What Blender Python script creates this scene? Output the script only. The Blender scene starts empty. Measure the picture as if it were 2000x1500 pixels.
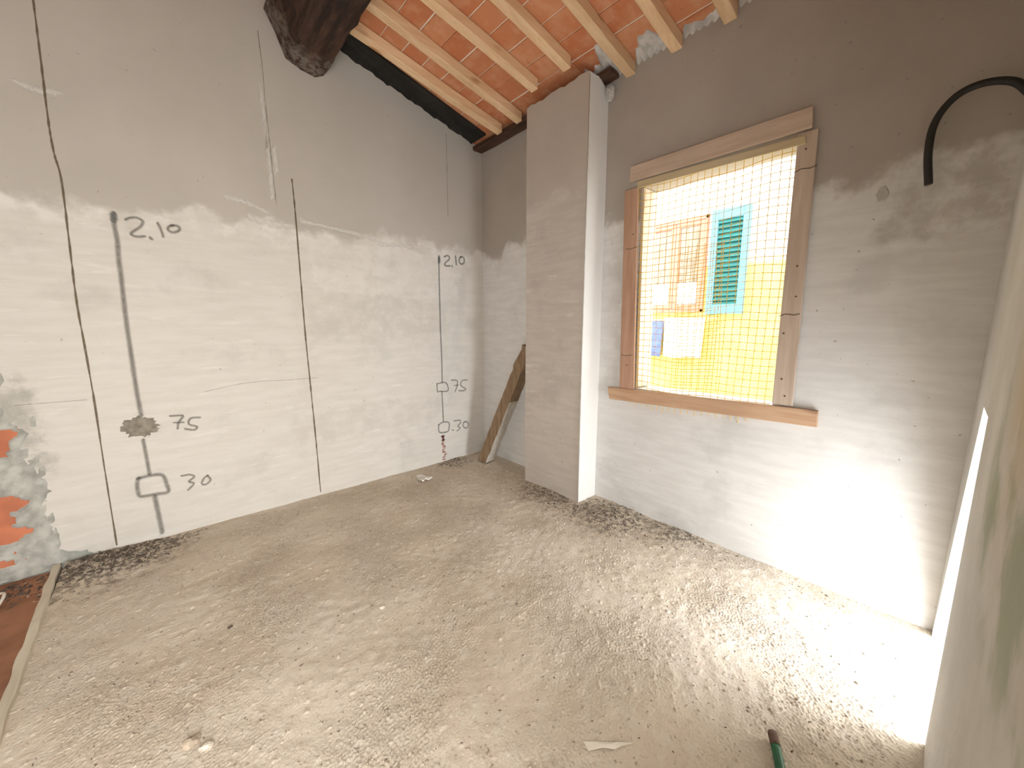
import bpy, bmesh, math, random
import numpy as np
from mathutils import Vector, Matrix

random.seed(7)
rng = np.random.default_rng(11)
COL = bpy.context.scene.collection
SC = bpy.context.scene

# ------------------------------------------------------------------ camera
# room axes: corner of the left wall and the window wall at the origin, left wall y = 0,
# window wall x = 0, right wall y = -3.72, rough floor z = 0
PITCH, HEAD = math.radians(8.86), math.radians(48.7)
fwd = Vector((math.cos(HEAD)*math.cos(PITCH), math.sin(HEAD)*math.cos(PITCH), -math.sin(PITCH)))
rgt = Vector((math.sin(HEAD), -math.cos(HEAD), 0))
upv = rgt.cross(fwd)
cd = bpy.data.cameras.new('camera')
cd.sensor_width = 36.0
cd.lens = 36.0*744/2000
cd.clip_start = 0.02
cam = bpy.data.objects.new('camera', cd)
COL.objects.link(cam)
m = Matrix((rgt, upv, -fwd)).transposed().to_4x4()
m.translation = Vector((-2.722, -3.604, 1.521))
cam.matrix_world = m
SC.camera = cam

# ------------------------------------------------------------------ world, lights, exposure
world = bpy.data.worlds.new('overcast_sky')
SC.world = world
world.use_nodes = True
bg = world.node_tree.nodes['Background']
bg.inputs['Color'].default_value = (0.90, 0.95, 1.0, 1)
bg.inputs['Strength'].default_value = 5.6

def area(name, loc, rot, sx, sy, power, color):
    l = bpy.data.lights.new(name, 'AREA')
    l.shape = 'RECTANGLE'; l.size = sx; l.size_y = sy; l.energy = power; l.color = color
    o = bpy.data.objects.new(name, l); COL.objects.link(o)
    o.location = loc; o.rotation_euler = rot
    return o
# daylight standing in the low opening of the right wall, beside the window wall
area('low_opening_daylight', (-0.45, -3.86, 0.48), (math.radians(90), 0, 0), 0.62, 0.9, 9, (0.99, 0.99, 1.0))
# the bright yard seen through that opening
area('yard_daylight', (0.05, -5.20, 0.50), (math.radians(90), 0, 0), 1.8, 1.0, 125, (0.97, 0.985, 1.0))
# added fill lamp in an unseen, made-up doorway behind the camera
area('added_doorway_fill', (-3.30, -3.90, 1.05), (math.radians(90), 0, 0), 0.9, 2.1, 47, (1.0, 0.935, 0.84))

SC.view_settings.view_transform = 'Standard'
SC.view_settings.look = 'None'
SC.view_settings.exposure = 0.40
SC.view_settings.gamma = 1.0
SC.view_settings.use_curve_mapping = False

# ------------------------------------------------------------------ helpers
def link(name, me, mat=None, parent=None):
    o = bpy.data.objects.new(name, me)
    COL.objects.link(o)
    if mat is not None and not me.materials:
        me.materials.append(mat)
    if parent is not None:
        o.parent = parent
    return o

def mesh(name, verts, faces, smooth=False):
    me = bpy.data.meshes.new(name)
    me.from_pydata([tuple(v) for v in verts], [], faces)
    me.validate()
    bm = bmesh.new(); bm.from_mesh(me)
    bmesh.ops.recalc_face_normals(bm, faces=bm.faces)
    bm.to_mesh(me); bm.free()
    if smooth:
        me.polygons.foreach_set('use_smooth', [True]*len(me.polygons))
    return me

def obj(name, verts, faces, mat, parent=None, smooth=False):
    return link(name, mesh(name, verts, faces, smooth), mat, parent)

def empty(name, loc=(0, 0, 0)):
    o = bpy.data.objects.new(name, None)
    COL.objects.link(o); o.location = loc
    return o

def thing(o, label, cat, group=None):
    o['label'] = label; o['category'] = cat
    if group: o['group'] = group
    return o

def struct(o, label=None):
    o['kind'] = 'structure'
    if label: o['label'] = label
    return o

CUBE_F = [(0, 1, 2, 3), (4, 7, 6, 5), (0, 4, 5, 1), (1, 5, 6, 2), (2, 6, 7, 3), (3, 7, 4, 0)]
def box_vf(x0, x1, y0, y1, z0, z1):
    v = [(x0, y0, z0), (x1, y0, z0), (x1, y1, z0), (x0, y1, z0),
         (x0, y0, z1), (x1, y0, z1), (x1, y1, z1), (x0, y1, z1)]
    return v, list(CUBE_F)

def join_vf(parts):
    V, F = [], []
    for v, f in parts:
        k = len(V); V += list(v); F += [tuple(i+k for i in q) for q in f]
    return V, F

def bevel_box(name, x0, x1, y0, y1, z0, z1, mat, parent=None, bev=0.003, seg=1, jit=0.0, cuts=0, axis=0):
    """a sawn board: subdivided along one axis, slightly warped, arrises eased"""
    bm = bmesh.new()
    v, f = box_vf(x0, x1, y0, y1, z0, z1)
    bv = [bm.verts.new(q) for q in v]
    for q in f: bm.faces.new([bv[i] for i in q])
    if cuts:
        es = [e for e in bm.edges if abs((e.verts[0].co-e.verts[1].co)[axis]) > 1e-6]
        bmesh.ops.subdivide_edges(bm, edges=es, cuts=cuts, use_grid_fill=True)
        for q in bm.verts:
            t = q.co[axis]
            for k in range(3):
                if k != axis:
                    q.co[k] += jit*math.sin(t*5.3+k*2.1+x0*9+y0*5)+random.uniform(-.4, .4)*jit
    bmesh.ops.recalc_face_normals(bm, faces=bm.faces)
    es = [e for e in bm.edges if len(e.link_faces) == 2 and e.calc_face_angle(0) > 0.8]
    bmesh.ops.bevel(bm, geom=es, offset=bev, segments=seg, affect='EDGES', clamp_overlap=True)
    me = bpy.data.meshes.new(name); bm.to_mesh(me); bm.free()
    return link(name, me, mat, parent)

def tube_vf(pts, r, n=8, caps=True):
    """round tube along a polyline; r a number or one radius per point"""
    pts = [Vector(p) for p in pts]
    V, F = [], []
    rr = r if hasattr(r, '__len__') else [r]*len(pts)
    prev = None
    for i, p in enumerate(pts):
        t = (pts[min(i+1, len(pts)-1)]-pts[max(i-1, 0)]).normalized()
        a = Vector((0, 0, 1)) if prev is None and abs(t.z) < .9 else (Vector((1, 0, 0)) if prev is None else prev)
        u = (a-t*a.dot(t)).normalized(); prev = u
        w = t.cross(u)
        for k in range(n):
            c = 2*math.pi*k/n
            V.append(tuple(p+u*math.cos(c)*rr[i]+w*math.sin(c)*rr[i]))
    for i in range(len(pts)-1):
        for k in range(n):
            F.append((i*n+k, i*n+(k+1) % n, (i+1)*n+(k+1) % n, (i+1)*n+k))
    if caps:
        F.append(tuple(range(n))[::-1]); F.append(tuple((len(pts)-1)*n+k for k in range(n)))
    return V, F

def spline(pts, k=6):
    """Catmull-Rom through the points"""
    P = [Vector(p) for p in pts]
    P = [P[0]*2-P[1]]+P+[P[-1]*2-P[-2]]
    out = []
    for i in range(1, len(P)-2):
        a, b, c, d = P[i-1:i+3]
        for j in range(k):
            t = j/k
            out.append(.5*((2*b)+(c-a)*t+(2*a-5*b+4*c-d)*t*t+(3*b-a-3*c+d)*t**3))
    out.append(P[-2])
    return out

# ------------------------------------------------------------------ materials
class NT:
    def __init__(s, name):
        s.m = bpy.data.materials.new(name); s.m.use_nodes = True
        s.t = s.m.node_tree
        s.b = s.t.nodes['Principled BSDF']
        s.out = s.t.nodes['Material Output']
        s._co = None
    def node(s, typ): return s.t.nodes.new(typ)
    def put(s, sock, v):
        if v is None: return
        if hasattr(v, 'is_linked') or isinstance(v, bpy.types.NodeSocket): s.t.links.new(v, sock)
        elif isinstance(v, (tuple, list)) and len(v) == 3 and sock.type == 'RGBA': sock.default_value = (*v, 1)
        else: sock.default_value = v
    def co(s):
        if s._co is None:
            s._co = s.node('ShaderNodeTexCoord').outputs['Object']
        return s._co
    def scaled(s, sc, loc=(0, 0, 0), vec=None):
        n = s.node('ShaderNodeMapping'); s.put(n.inputs['Vector'], vec or s.co())
        n.inputs['Scale'].default_value = sc
        s.put(n.inputs['Location'], loc)
        return n.outputs[0]
    def sep(s, vec=None):
        n = s.node('ShaderNodeSeparateXYZ'); s.put(n.inputs[0], vec or s.co()); return n.outputs
    def noise(s, scale, detail=4, rough=.55, vec=None, dist=0):
        n = s.node('ShaderNodeTexNoise'); s.put(n.inputs['Vector'], vec or s.co())
        n.inputs['Scale'].default_value = scale; n.inputs['Detail'].default_value = detail
        n.inputs['Roughness'].default_value = rough; n.inputs['Distortion'].default_value = dist
        return n.outputs[0]
    def voro(s, scale, vec=None, feat='F1'):
        n = s.node('ShaderNodeTexVoronoi'); s.put(n.inputs['Vector'], vec or s.co())
        n.feature = feat; n.inputs['Scale'].default_value = scale
        return n.outputs['Distance']
    def math(s, op, a, b=None, clamp=False):
        n = s.node('ShaderNodeMath'); n.operation = op; n.use_clamp = clamp
        s.put(n.inputs[0], a)
        if b is not None: s.put(n.inputs[1], b)
        return n.outputs[0]
    def ramp(s, v, a, b, c=0., d=1., smooth=True):
        n = s.node('ShaderNodeMapRange'); n.interpolation_type = 'SMOOTHSTEP' if smooth else 'LINEAR'
        n.clamp = True
        s.put(n.inputs['Value'], v)
        for i, q in zip(('From Min', 'From Max', 'To Min', 'To Max'), (a, b, c, d)): n.inputs[i].default_value = q
        return n.outputs[0]
    def mix(s, f, a, b, blend='MIX'):
        n = s.node('ShaderNodeMix'); n.data_type = 'RGBA'; n.blend_type = blend
        s.put(n.inputs['Factor'], f); s.put(n.inputs[6], a); s.put(n.inputs[7], b)
        return n.outputs[2]
    def mul(s, a, b): return s.math('MULTIPLY', a, b)
    def add(s, a, b): return s.math('ADD', a, b)
    def bump(s, h, strength=.3, dist=.01):
        n = s.node('ShaderNodeBump'); n.inputs['Strength'].default_value = strength
        n.inputs['Distance'].default_value = dist
        s.put(n.inputs['Height'], h); s.t.links.new(n.outputs[0], s.b.inputs['Normal'])
    def rand(s): return s.node('ShaderNodeObjectInfo').outputs['Random']
    def fin(s, col, rough=.85, spec=.25):
        s.put(s.b.inputs['Base Color'], col); s.put(s.b.inputs['Roughness'], rough)
        s.b.inputs['Specular IOR Level'].default_value = spec
        return s.m

def plain(name, col, rough=.8, var=.12, scale=12, spec=.25, bump=.15):
    t = NT(name)
    n = t.noise(scale, 5)
    k = t.ramp(n, .3, .7)
    c = t.mix(k, tuple(q*(1-var) for q in col), tuple(min(1, q*(1+var)) for q in col))
    if bump: t.bump(n, bump, .004)
    return t.fin(c, rough, spec)

def plaster(name, along, edge=2.30, low=((.64, .61, .555), (.69, .66, .61)), up=((.49, .455, .405), (.53, .49, .44)),
            patches=(), lip=.6):
    """two lifts of plaster: pale scratched lower lift, smoother darker upper lift"""
    t = NT(name)
    s = t.sep(); z = s[2]; a = s[along]
    nb = t.noise(1.1, 4); ne = t.noise(4.5, 8, .62)
    zz = t.add(z, t.add(t.mul(t.math('SUBTRACT', nb, .5), .55), t.mul(t.math('SUBTRACT', ne, .5), .30)))
    upm = t.ramp(zz, edge-.03, edge+.05)
    sc = [9, 9, 9]; sc[along] = 1.3
    st = t.noise(2.4, 7, .6, t.scaled(sc))
    blot = t.noise(2.3, 8, .6, t.scaled((1, 1, 1), (3, 5, 1)))
    lowc = t.mix(t.ramp(st, .32, .68), low[0], low[1])
    damp = t.mul(t.ramp(blot, .53, .68), .35)
    lowc = t.mix(damp, lowc, tuple(q*.72 for q in low[0]))
    wht = t.ramp(t.noise(3.1, 9, .66, t.scaled(sc, (7, 7, 7))), .58, .70)
    lowc = t.mix(t.mul(wht, .45), lowc, (.80, .78, .74))
    # pale ragged lip where the lower lift was feathered over the upper
    lm = t.mul(t.ramp(zz, edge-.16, edge-.02), t.ramp(t.noise(6, 8, .65), .45, .6))
    lowc = t.mix(t.mul(lm, lip), lowc, (.82, .80, .76))
    upc = t.mix(t.ramp(t.noise(1.8, 6), .3, .7), up[0], up[1])
    for (u0, u1, z0, z1, colr, k, nz) in patches:
        wob = t.mul(t.math('SUBTRACT', t.noise(nz, 8, .65, t.scaled((1, 1, 1), (u0*7, z0*3, 2))), .5), .45)
        aa = t.add(a, wob); z2 = t.add(z, wob)
        mk = t.mul(t.mul(t.ramp(aa, u0-.05, u0+.05), t.ramp(aa, u1-.05, u1+.05, 1, 0)),
                   t.mul(t.ramp(z2, z0-.03, z0+.03), t.ramp(z2, z1-.03, z1+.03, 1, 0)))
        mk = t.mul(mk, t.ramp(t.noise(7, 8, .65), .36, .62))
        lowc = t.mix(t.mul(mk, k), lowc, colr)
    col = t.mix(upm, lowc, upc)
    sp = t.ramp(t.noise(34, 2, .5), .715, .75)
    col = t.mix(t.mul(sp, .5), col, (.22, .20, .17))
    h = t.add(t.mul(st, .5), t.add(t.mul(ne, .35), t.mul(t.noise(60, 4), .12)))
    h = t.add(h, t.mul(upm, -.25))
    t.bump(h, .16, .012)
    return t.fin(col, .9, .15)

def wood(name, c0, c1, along=0, knots=True, ksc=3.0, kcol=(.28, .13, .05), rough=.7, grain=26, var=.12, bump=.25):
    t = NT(name)
    r = t.rand()
    off = t.node('ShaderNodeCombineXYZ')
    for i, q in enumerate((13., 7., 5.)): t.put(off.inputs[i], t.mul(r, q))
    base = t.node('ShaderNodeVectorMath'); base.operation = 'ADD'
    t.put(base.inputs[0], t.co()); t.put(base.inputs[1], off.outputs[0])
    b = base.outputs[0]
    sc = [grain]*3; sc[along] = grain*.07
    g = t.noise(1.0, 6, .6, t.scaled(sc, vec=b), dist=.6)
    col = t.mix(t.ramp(g, .3, .72), c0, c1)
    big = t.noise(1.5, 3, vec=b)
    col = t.mix(t.mul(t.ramp(big, .4, .75), .35), col, tuple(q*.72 for q in c0))
    if knots:
        s2 = [ksc*2.2]*3; s2[along] = ksc
        v = t.voro(1.0, t.scaled(s2, vec=b))
        k = t.ramp(v, .10, .21, 1, 0)
        col = t.mix(t.mul(k, .85), col, kcol)
    hs = t.node('ShaderNodeHueSaturation')
    t.put(hs.inputs['Color'], col); t.put(hs.inputs['Value'], t.ramp(r, 0, 1, 1-var, 1+var, False))
    t.bump(g, bump, .004)
    return t.fin(hs.outputs[0], rough, .25)

M = {}
M['plaster_left'] = plaster('plaster_left', 0, 2.30, patches=[
    (-1.80, -.50, 1.42, 1.76, (.58, .55, .495), .7, 3.0),
    (-1.45, -1.15, 1.15, 1.75, (.57, .55, .50), .6, 4.0),
    (-2.05, -.60, .48, .74, (.58, .55, .50), .7, 3.0),
    (-1.96, -1.80, .40, 1.85, (.60, .56, .51), .5, 3.0),
    (-.60, -.28, .70, 1.95, (.58, .57, .55), .55, 2.5),
    (-1.80, -.30, 1.80, 2.25, (.76, .735, .69), .6, 3.0),
    (-3.60, -3.41, .55, 1.25, (.38, .37, .33), .8, 3.0)])
M['plaster_back'] = plaster('plaster_back', 1, 2.27, low=((.68, .665, .64), (.75, .74, .72)),
                            up=((.42, .375, .33), (.47, .425, .375)), lip=.35, patches=[
    (-3.75, -3.30, 1.9, 2.3, (.42, .385, .34), .6, 3.0),
    (-1.95, -1.70, .9, 2.4, (.56, .54, .51), .55, 3.0)])
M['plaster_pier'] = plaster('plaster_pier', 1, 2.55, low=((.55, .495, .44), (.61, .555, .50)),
                            up=((.50, .445, .39), (.56, .50, .44)), lip=.1)  # brown trowelled plaster, with the front face's shade partly in the colour

M['lit_white_plaster'] = plain('lit_white_plaster', (.76, .745, .715), .85, .02, 3, bump=.08)  # smooth white plaster, with the right face's light partly in the colour

def right_plaster():
    t = NT('plaster_right')
    s = t.sep(); x, z = s[0], s[2]
    st = t.noise(2.2, 8, .6, t.scaled((1.2, 1, 1)))
    col = t.mix(t.ramp(st, .3, .7), (.54, .52, .48), (.64, .62, .58))
    och = t.mul(t.ramp(t.noise(2.0, 6, .6), .40, .60), t.mul(t.ramp(z, .9, 1.5), t.ramp(x, -1.1, -1.5)))
    col = t.mix(t.mul(och, .75), col, (.50, .38, .20))
    gr = t.mul(t.ramp(t.noise(3.2, 6, .6), .45, .62),
               t.mul(t.ramp(z, .75, 1.05), t.mul(t.ramp(z, 1.3, 1.6, 1, 0), t.ramp(x, -1.0, -1.3))))
    col = t.mix(t.mul(gr, .6), col, (.22, .27, .13))
    br = t.mul(t.ramp(z, .9, .3), t.ramp(x, -1.3, -1.8))
    col = t.mix(t.mul(br, .5), col, (.42, .35, .27))
    t.bump(t.add(st, t.mul(t.noise(20, 6), .3)), .5, .02)
    return t.fin(col, .85, .2)
M['plaster_right'] = right_plaster()

def screed():
    t = NT('dusty_screed')
    n1 = t.noise(1.1, 4); n2 = t.noise(9, 8, .65); n3 = t.noise(70, 5, .6)
    col = t.mix(t.ramp(n1, .35, .65), (.65, .56, .445), (.71, .63, .525))
    col = t.mix(t.mul(t.ramp(n2, .50, .68), .55), col, (.74, .68, .59))
    col = t.mix(t.mul(t.ramp(n2, .30, .44, 1, 0), .45), col, (.50, .42, .33))
    col = t.mix(t.mul(t.ramp(n3, .60, .72), .5), col, (.74, .69, .61))
    col = t.mix(t.mul(t.ramp(n3, .30, .42, 1, 0), .5), col, (.38, .31, .235))
    col = t.mix(t.mul(t.ramp(t.noise(38, 3), .68, .74), .75), col, (.14, .115, .09))
    # fine dark sweepings against the foot of the walls, by the pier and by the broken plaster
    s = t.sep()
    def near(x0, y0, r):
        dx = t.math('SUBTRACT', s[0], x0); dy = t.math('SUBTRACT', s[1], y0)
        d = t.math('SQRT', t.add(t.mul(dx, dx), t.mul(dy, dy)))
        return t.ramp(t.add(d, t.mul(t.math('SUBTRACT', n2, .5), .5)), r*.35, r, 1, 0)
    for x0, y0, r in ((-.25, -1.35, .42), (-.22, -1.95, .42), (-3.25, -.2, .45), (-.08, -2.4, .28), (-.5, -.1, .22), (-3.0, -.12, .35)):
        mk = t.mul(near(x0, y0, r), t.ramp(t.noise(26, 6, .7), .44, .58))
        col = t.mix(t.mul(mk, .8), col, (.17, .145, .115))
    t.bump(t.add(t.mul(n3, .6), t.mul(t.noise(160, 3), .4)), .8, .006)
    return t.fin(col, .95, .1)
M['screed'] = screed()

def terracotta():
    t = NT('terracotta_tile')
    r = t.rand()
    n = t.noise(9, 6); 
    c = t.mix(r, (.50, .17, .075), (.60, .27, .14))
    c = t.mix(t.mul(t.ramp(n, .42, .66), .5), c, (.66, .37, .22))
    c = t.mix(t.mul(t.ramp(t.noise(30, 5), .60, .72), .4), c, (.40, .13, .06))
    t.bump(n, .25, .004)
    return t.fin(c, .85, .2)
M['tile'] = terracotta()
M['grout'] = plain('lime_grout', (.78, .72, .62), .9)
M['brick'] = plain('hollow_brick', (.56, .20, .11), .85, .15, 8)
M['mortar'] = plain('grey_mortar', (.44, .44, .40), .95, .22, 14, bump=.8)
M['smear'] = plain('mortar_smear', (.52, .50, .47), .95, .25, 10, bump=.6)
M['pine'] = wood('new_pine', (.70, .46, .26), (.82, .60, .38), 0, True, 2.2, (.36, .16, .06), .6)
M['board_y'] = wood('weathered_board', (.54, .41, .31), (.66, .53, .43), 1, True, 1.6, (.20, .12, .08), .75)
M['board_z'] = wood('weathered_upright', (.50, .39, .30), (.62, .51, .42), 2, True, 1.6, (.20, .12, .08), .75)
M['board_red'] = wood('reddish_upright', (.46, .27, .18), (.58, .37, .26), 2, True, 1.6, (.20, .12, .08), .75)
M['board_sill'] = wood('orange_sill_board', (.50, .31, .19), (.62, .42, .28), 1, True, 1.6, (.22, .12, .07), .7)
M['batten_y'] = wood('pale_batten', (.62, .50, .30), (.72, .60, .40), 1, False)
M['batten_z'] = wood('pale_jamb_board', (.62, .53, .42), (.72, .64, .54), 2, False)
M['threshold'] = wood('threshold_strip', (.52, .46, .36), (.66, .61, .50), 1, False, grain=16, bump=.6)
M['old_beam'] = wood('old_dark_beam', (.028, .017, .012), (.075, .042, .028), 1, False, grain=18, bump=.9, rough=.8)
M['black_wood'] = wood('tarred_board', (.012, .011, .010), (.035, .030, .027), 0, False, grain=14, bump=.9, rough=.6)
M['old_plate'] = wood('old_wall_plate', (.06, .032, .02), (.13, .07, .045), 1, False, grain=18, bump=.8)
M['rotten'] = wood('rotten_timber', (.20, .125, .07), (.36, .26, .17), 2, False, grain=30, bump=1.0, var=.02)
M['timber_pale'] = wood('limed_timber_face', (.46, .41, .34), (.66, .62, .55), 2, False, grain=30, bump=.6, var=.02)
M['hall_floor'] = plain('old_clay_floor', (.34, .17, .10), .85, .25, 5)

# ================================================================== the room shell
ROOF = lambda x: 3.41-.25*x            # underside of the roof tiles
SL = math.sqrt(1+.25**2)
XD = -5.2                              # far end of the space, behind the camera
YC = -3.72                             # right wall

# ---- floor: a trowelled but rough screed, real relief
def fft_noise(nx, ny, step, lam, width=.5):
    w = rng.standard_normal((ny, nx))
    fx = np.fft.fftfreq(nx, step)[None, :]; fy = np.fft.fftfreq(ny, step)[:, None]
    k = np.hypot(fx, fy)*lam
    k[0, 0] = 1e-6
    f = np.exp(-(np.log(k)/width)**2)
    r = np.fft.ifft2(np.fft.fft2(w)*f).real
    return r/r.std()

def build_floor():
    x0, x1, y0, y1, st = -3.40, 0.0, YC, 0.0, .0052
    nx, ny = int((x1-x0)/st)+1, int((y1-y0)/st)+1
    X, Y = np.meshgrid(np.linspace(x0, x1, nx), np.linspace(y0, y1, ny))
    low = fft_noise(nx, ny, st, .5); mid = fft_noise(nx, ny, st, .10); fine = fft_noise(nx, ny, st, .0135, .55)
    msk = np.clip(.65+.45*fft_noise(nx, ny, st, .8), .15, 1.3)
    Z = .0022*low+.0008*mid+.0016*fine*msk+.0012*np.maximum(fft_noise(nx, ny, st, .04, .4)-1.2, 0)*2
    Z -= .010
    # sweepings heaped against the foot of walls and pier
    for a, b, r, h in ((-.28, -1.35, .22, .012), (-.2, -1.9, .22, .012), (-3.25, -.12, .22, .018), (-.45, -.06, .15, .01)):
        Z += h*np.exp(-((X-a)**2+(Y-b)**2)/(2*(r*.6)**2))*(1+.3*fine*.5)
    V = np.stack([X, Y, Z], -1).reshape(-1, 3)
    i = np.arange(nx*ny).reshape(ny, nx)
    Fq = np.stack([i[:-1, :-1], i[:-1, 1:], i[1:, 1:], i[1:, :-1]], -1).reshape(-1, 4)
    me = bpy.data.meshes.new('floor')
    me.vertices.add(len(V)); me.vertices.foreach_set('co', V.ravel())
    me.loops.add(Fq.size); me.loops.foreach_set('vertex_index', Fq.ravel().astype(np.int32))
    me.polygons.add(len(Fq))
    me.polygons.foreach_set('loop_start', np.arange(0, Fq.size, 4, dtype=np.int32))
    me.polygons.foreach_set('loop_total', np.full(len(Fq), 4, np.int32))
    me.polygons.foreach_set('use_smooth', np.ones(len(Fq), bool))
    me.update(calc_edges=True)
    o = struct(link('floor', me, M['screed']), 'rough dusty beige screed floor strewn with crumbs')
    return o, (X, Y, Z)
floor, FG = build_floor()
def fz(x, y):
    X, Y, Z = FG
    i = int(round((x-X[0, 0])/(X[0, 1]-X[0, 0]))); j = int(round((y-Y[0, 0])/(Y[1, 0]-Y[0, 0])))
    i = min(max(i, 0), X.shape[1]-1); j = min(max(j, 0), X.shape[0]-1)
    return float(Z[j, i])
v, f = box_vf(-3.40, .0, YC, 0, -.25, -.03)
struct(obj('floor_slab', v, f, M['grout']), 'concrete bed under the screed')
v, f = box_vf(XD, -3.40, YC, 0, -.25, -.035)
struct(obj('floor_passage', v, f, M['hall_floor']), 'reddish clay floor of the passage left of the pale strip')

# ---- left wall: plaster skin broken away at its lower left, mortar and hollow brick behind
def ragged(pts, amp=.012, sub=5):
    out = []
    for (a, b) in zip(pts[:-1], pts[1:]):
        for k in range(sub):
            t = k/sub
            out.append((a[0]+(b[0]-a[0])*t+random.uniform(-amp, amp)*(k > 0), a[1]+(b[1]-a[1])*t+random.uniform(-amp, amp)*(k > 0)))
    out.append(pts[-1])
    return out
edge = ragged([(-4.0, 1.42), (-3.62, 1.36), (-3.50, 1.24), (-3.525, 1.05), (-3.50, .93), (-3.445, .87), (-3.50, .74), (-3.43, .58),
               (-3.40, .49), (-3.45, .40), (-3.44, .30), (-3.405, .20), (-3.42, .10), (-3.30, .05), (-3.24, -.03)])
outline = [(0, -.03), (0, ROOF(0)), (XD, ROOF(XD)), (XD, -.03), (-4.0, -.03)]+edge
def slab_from_outline(name, pts, y0, y1, mat, axis='y'):
    bm = bmesh.new()
    vs = [bm.verts.new((p[0], y0, p[1])) for p in pts]
    fc = bm.faces.new(vs)
    r = bmesh.ops.extrude_face_region(bm, geom=[fc])
    for q in r['geom']:
        if isinstance(q, bmesh.types.BMVert): q.co.y = y1
    bmesh.ops.triangulate(bm, faces=[q for q in bm.faces if len(q.verts) > 4])
    bmesh.ops.recalc_face_normals(bm, faces=bm.faces)
    me = bpy.data.meshes.new(name); bm.to_mesh(me); bm.free()
    return link(name, me, mat)
wall_left = struct(slab_from_outline('wall_left', outline, 0.0, 0.03, M['plaster_left']),
                   'long grey plastered wall with height marks in charcoal')
back = [(.2, -.25), (.2, ROOF(.2)), (XD, ROOF(XD)), (XD, -.25)]
b = slab_from_outline('wall_core', back, 0.045, .22, M['mortar']); b.parent = wall_left
# torn mortar bed with two windows on the brick
def mortar_bed():
    nx, nz = 46, 92
    V, F = [], []
    for j in range(nz):
        for i in range(nx):
            x = -4.02+i*.80/(nx-1); z = -.03+j*1.48/(nz-1)
            w = .03*math.sin(z*31)+.02*math.sin(z*71+2)
            y = .006+.009*math.sin(x*37+z*19)+.008*math.sin(x*83-z*61)+random.uniform(-.005, .005)
            if .06 < z < .50 and x < -3.555+w-(.1 if z < .2 else 0)+.25*(z-.28)*(z-.28): y = .043
            if .74 < z < .91 and x < -3.528+w*.6: y = .043
            if x > -3.40: y = .02+random.uniform(-.003, .003)
            if z > .98: y = max(y, .006)
            V.append((x, min(y, .043), z))
    for j in range(nz-1):
        for i in range(nx-1):
            a = j*nx+i; F.append((a, a+1, a+nx+1, a+nx))
    return obj('torn_mortar', V, F, M['mortar'], wall_left, True)
mortar_bed()['label'] = 'crumbling grey mortar where the plaster has fallen'
for (x0, x1, z0, z1) in ((-3.98, -3.50, .02, .52), (-3.98, -3.48, .70, .95)):
    bevel_box('brick', x0, x1, .024, .05, z0, z1, M['brick'], wall_left, .004)['label'] = 'orange hollow brick bared by fallen plaster'

# ---- window wall
WY0, WY1, WZ0, WZ1 = -2.935, -1.97, 1.02, 2.53
T = .2
def holed(name, quads, mat):
    return obj(name, *join_vf(quads), mat)
wall_back = struct(holed('wall_back', [box_vf(0, T, WY1, .22, -.25, ROOF(0)), box_vf(0, T, YC-.2, WY0, -.25, ROOF(0)),
                                       box_vf(0, T, WY0, WY1, -.25, WZ0), box_vf(0, T, WY0, WY1, WZ1, ROOF(0))], M['plaster_back']),
                   'grey plastered window wall, darker above head height')

# ---- right wall with a low sloping opening beside the corner and an unseen doorway added behind the camera for fill light
def prism_y(pts, y0, y1):
    n = len(pts)
    V = [(p[0], y0, p[1]) for p in pts]+[(p[0], y1, p[1]) for p in pts]
    F = [tuple(range(n)), tuple(range(n, 2*n))[::-1]]+[(i, (i+1) % n, (i+1) % n+n, i+n) for i in range(n)]
    return V, F
OX = dict(far0=-.06, far1=-.50, near0=-.80, near1=-.74, top=1.22)
pieces = [[(0, -.25), (OX['far0'], -.25), (OX['far0'], 0), (OX['far1'], OX['top']), (0, OX['top'])],
          [(OX['far0'], -.25), (OX['near0'], -.25), (OX['near0'], -.012), (OX['far0'], -.012)],
          [(OX['near0'], -.25), (-2.85, -.25), (-2.85, OX['top']), (OX['near1'], OX['top']), (OX['near0'], 0)],
          [(0, OX['top']), (-2.85, OX['top']), (-2.85, ROOF(-2.85)), (0, ROOF(0))],
          [(-2.85, 2.1), (-3.75, 2.1), (-3.75, ROOF(-3.75)), (-2.85, ROOF(-2.85))],
          [(-2.85, -.25), (-3.75, -.25), (-3.75, -.035), (-2.85, -.035)],
          [(-3.75, -.25), (XD, -.25), (XD, ROOF(XD)), (-3.75, ROOF(-3.75))]]
wall_right = struct(holed('wall_right', [prism_y(p, YC-.16, YC) for p in pieces], M['plaster_right']),
                    'stained plaster wall at the right edge with a bright low opening')
v, f = box_vf(XD-.2, XD, YC-.2, .22, -.25, ROOF(XD)+.1)
struct(obj('wall_front', v, f, M['plaster_back']), 'plain plaster wall behind the camera')

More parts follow.
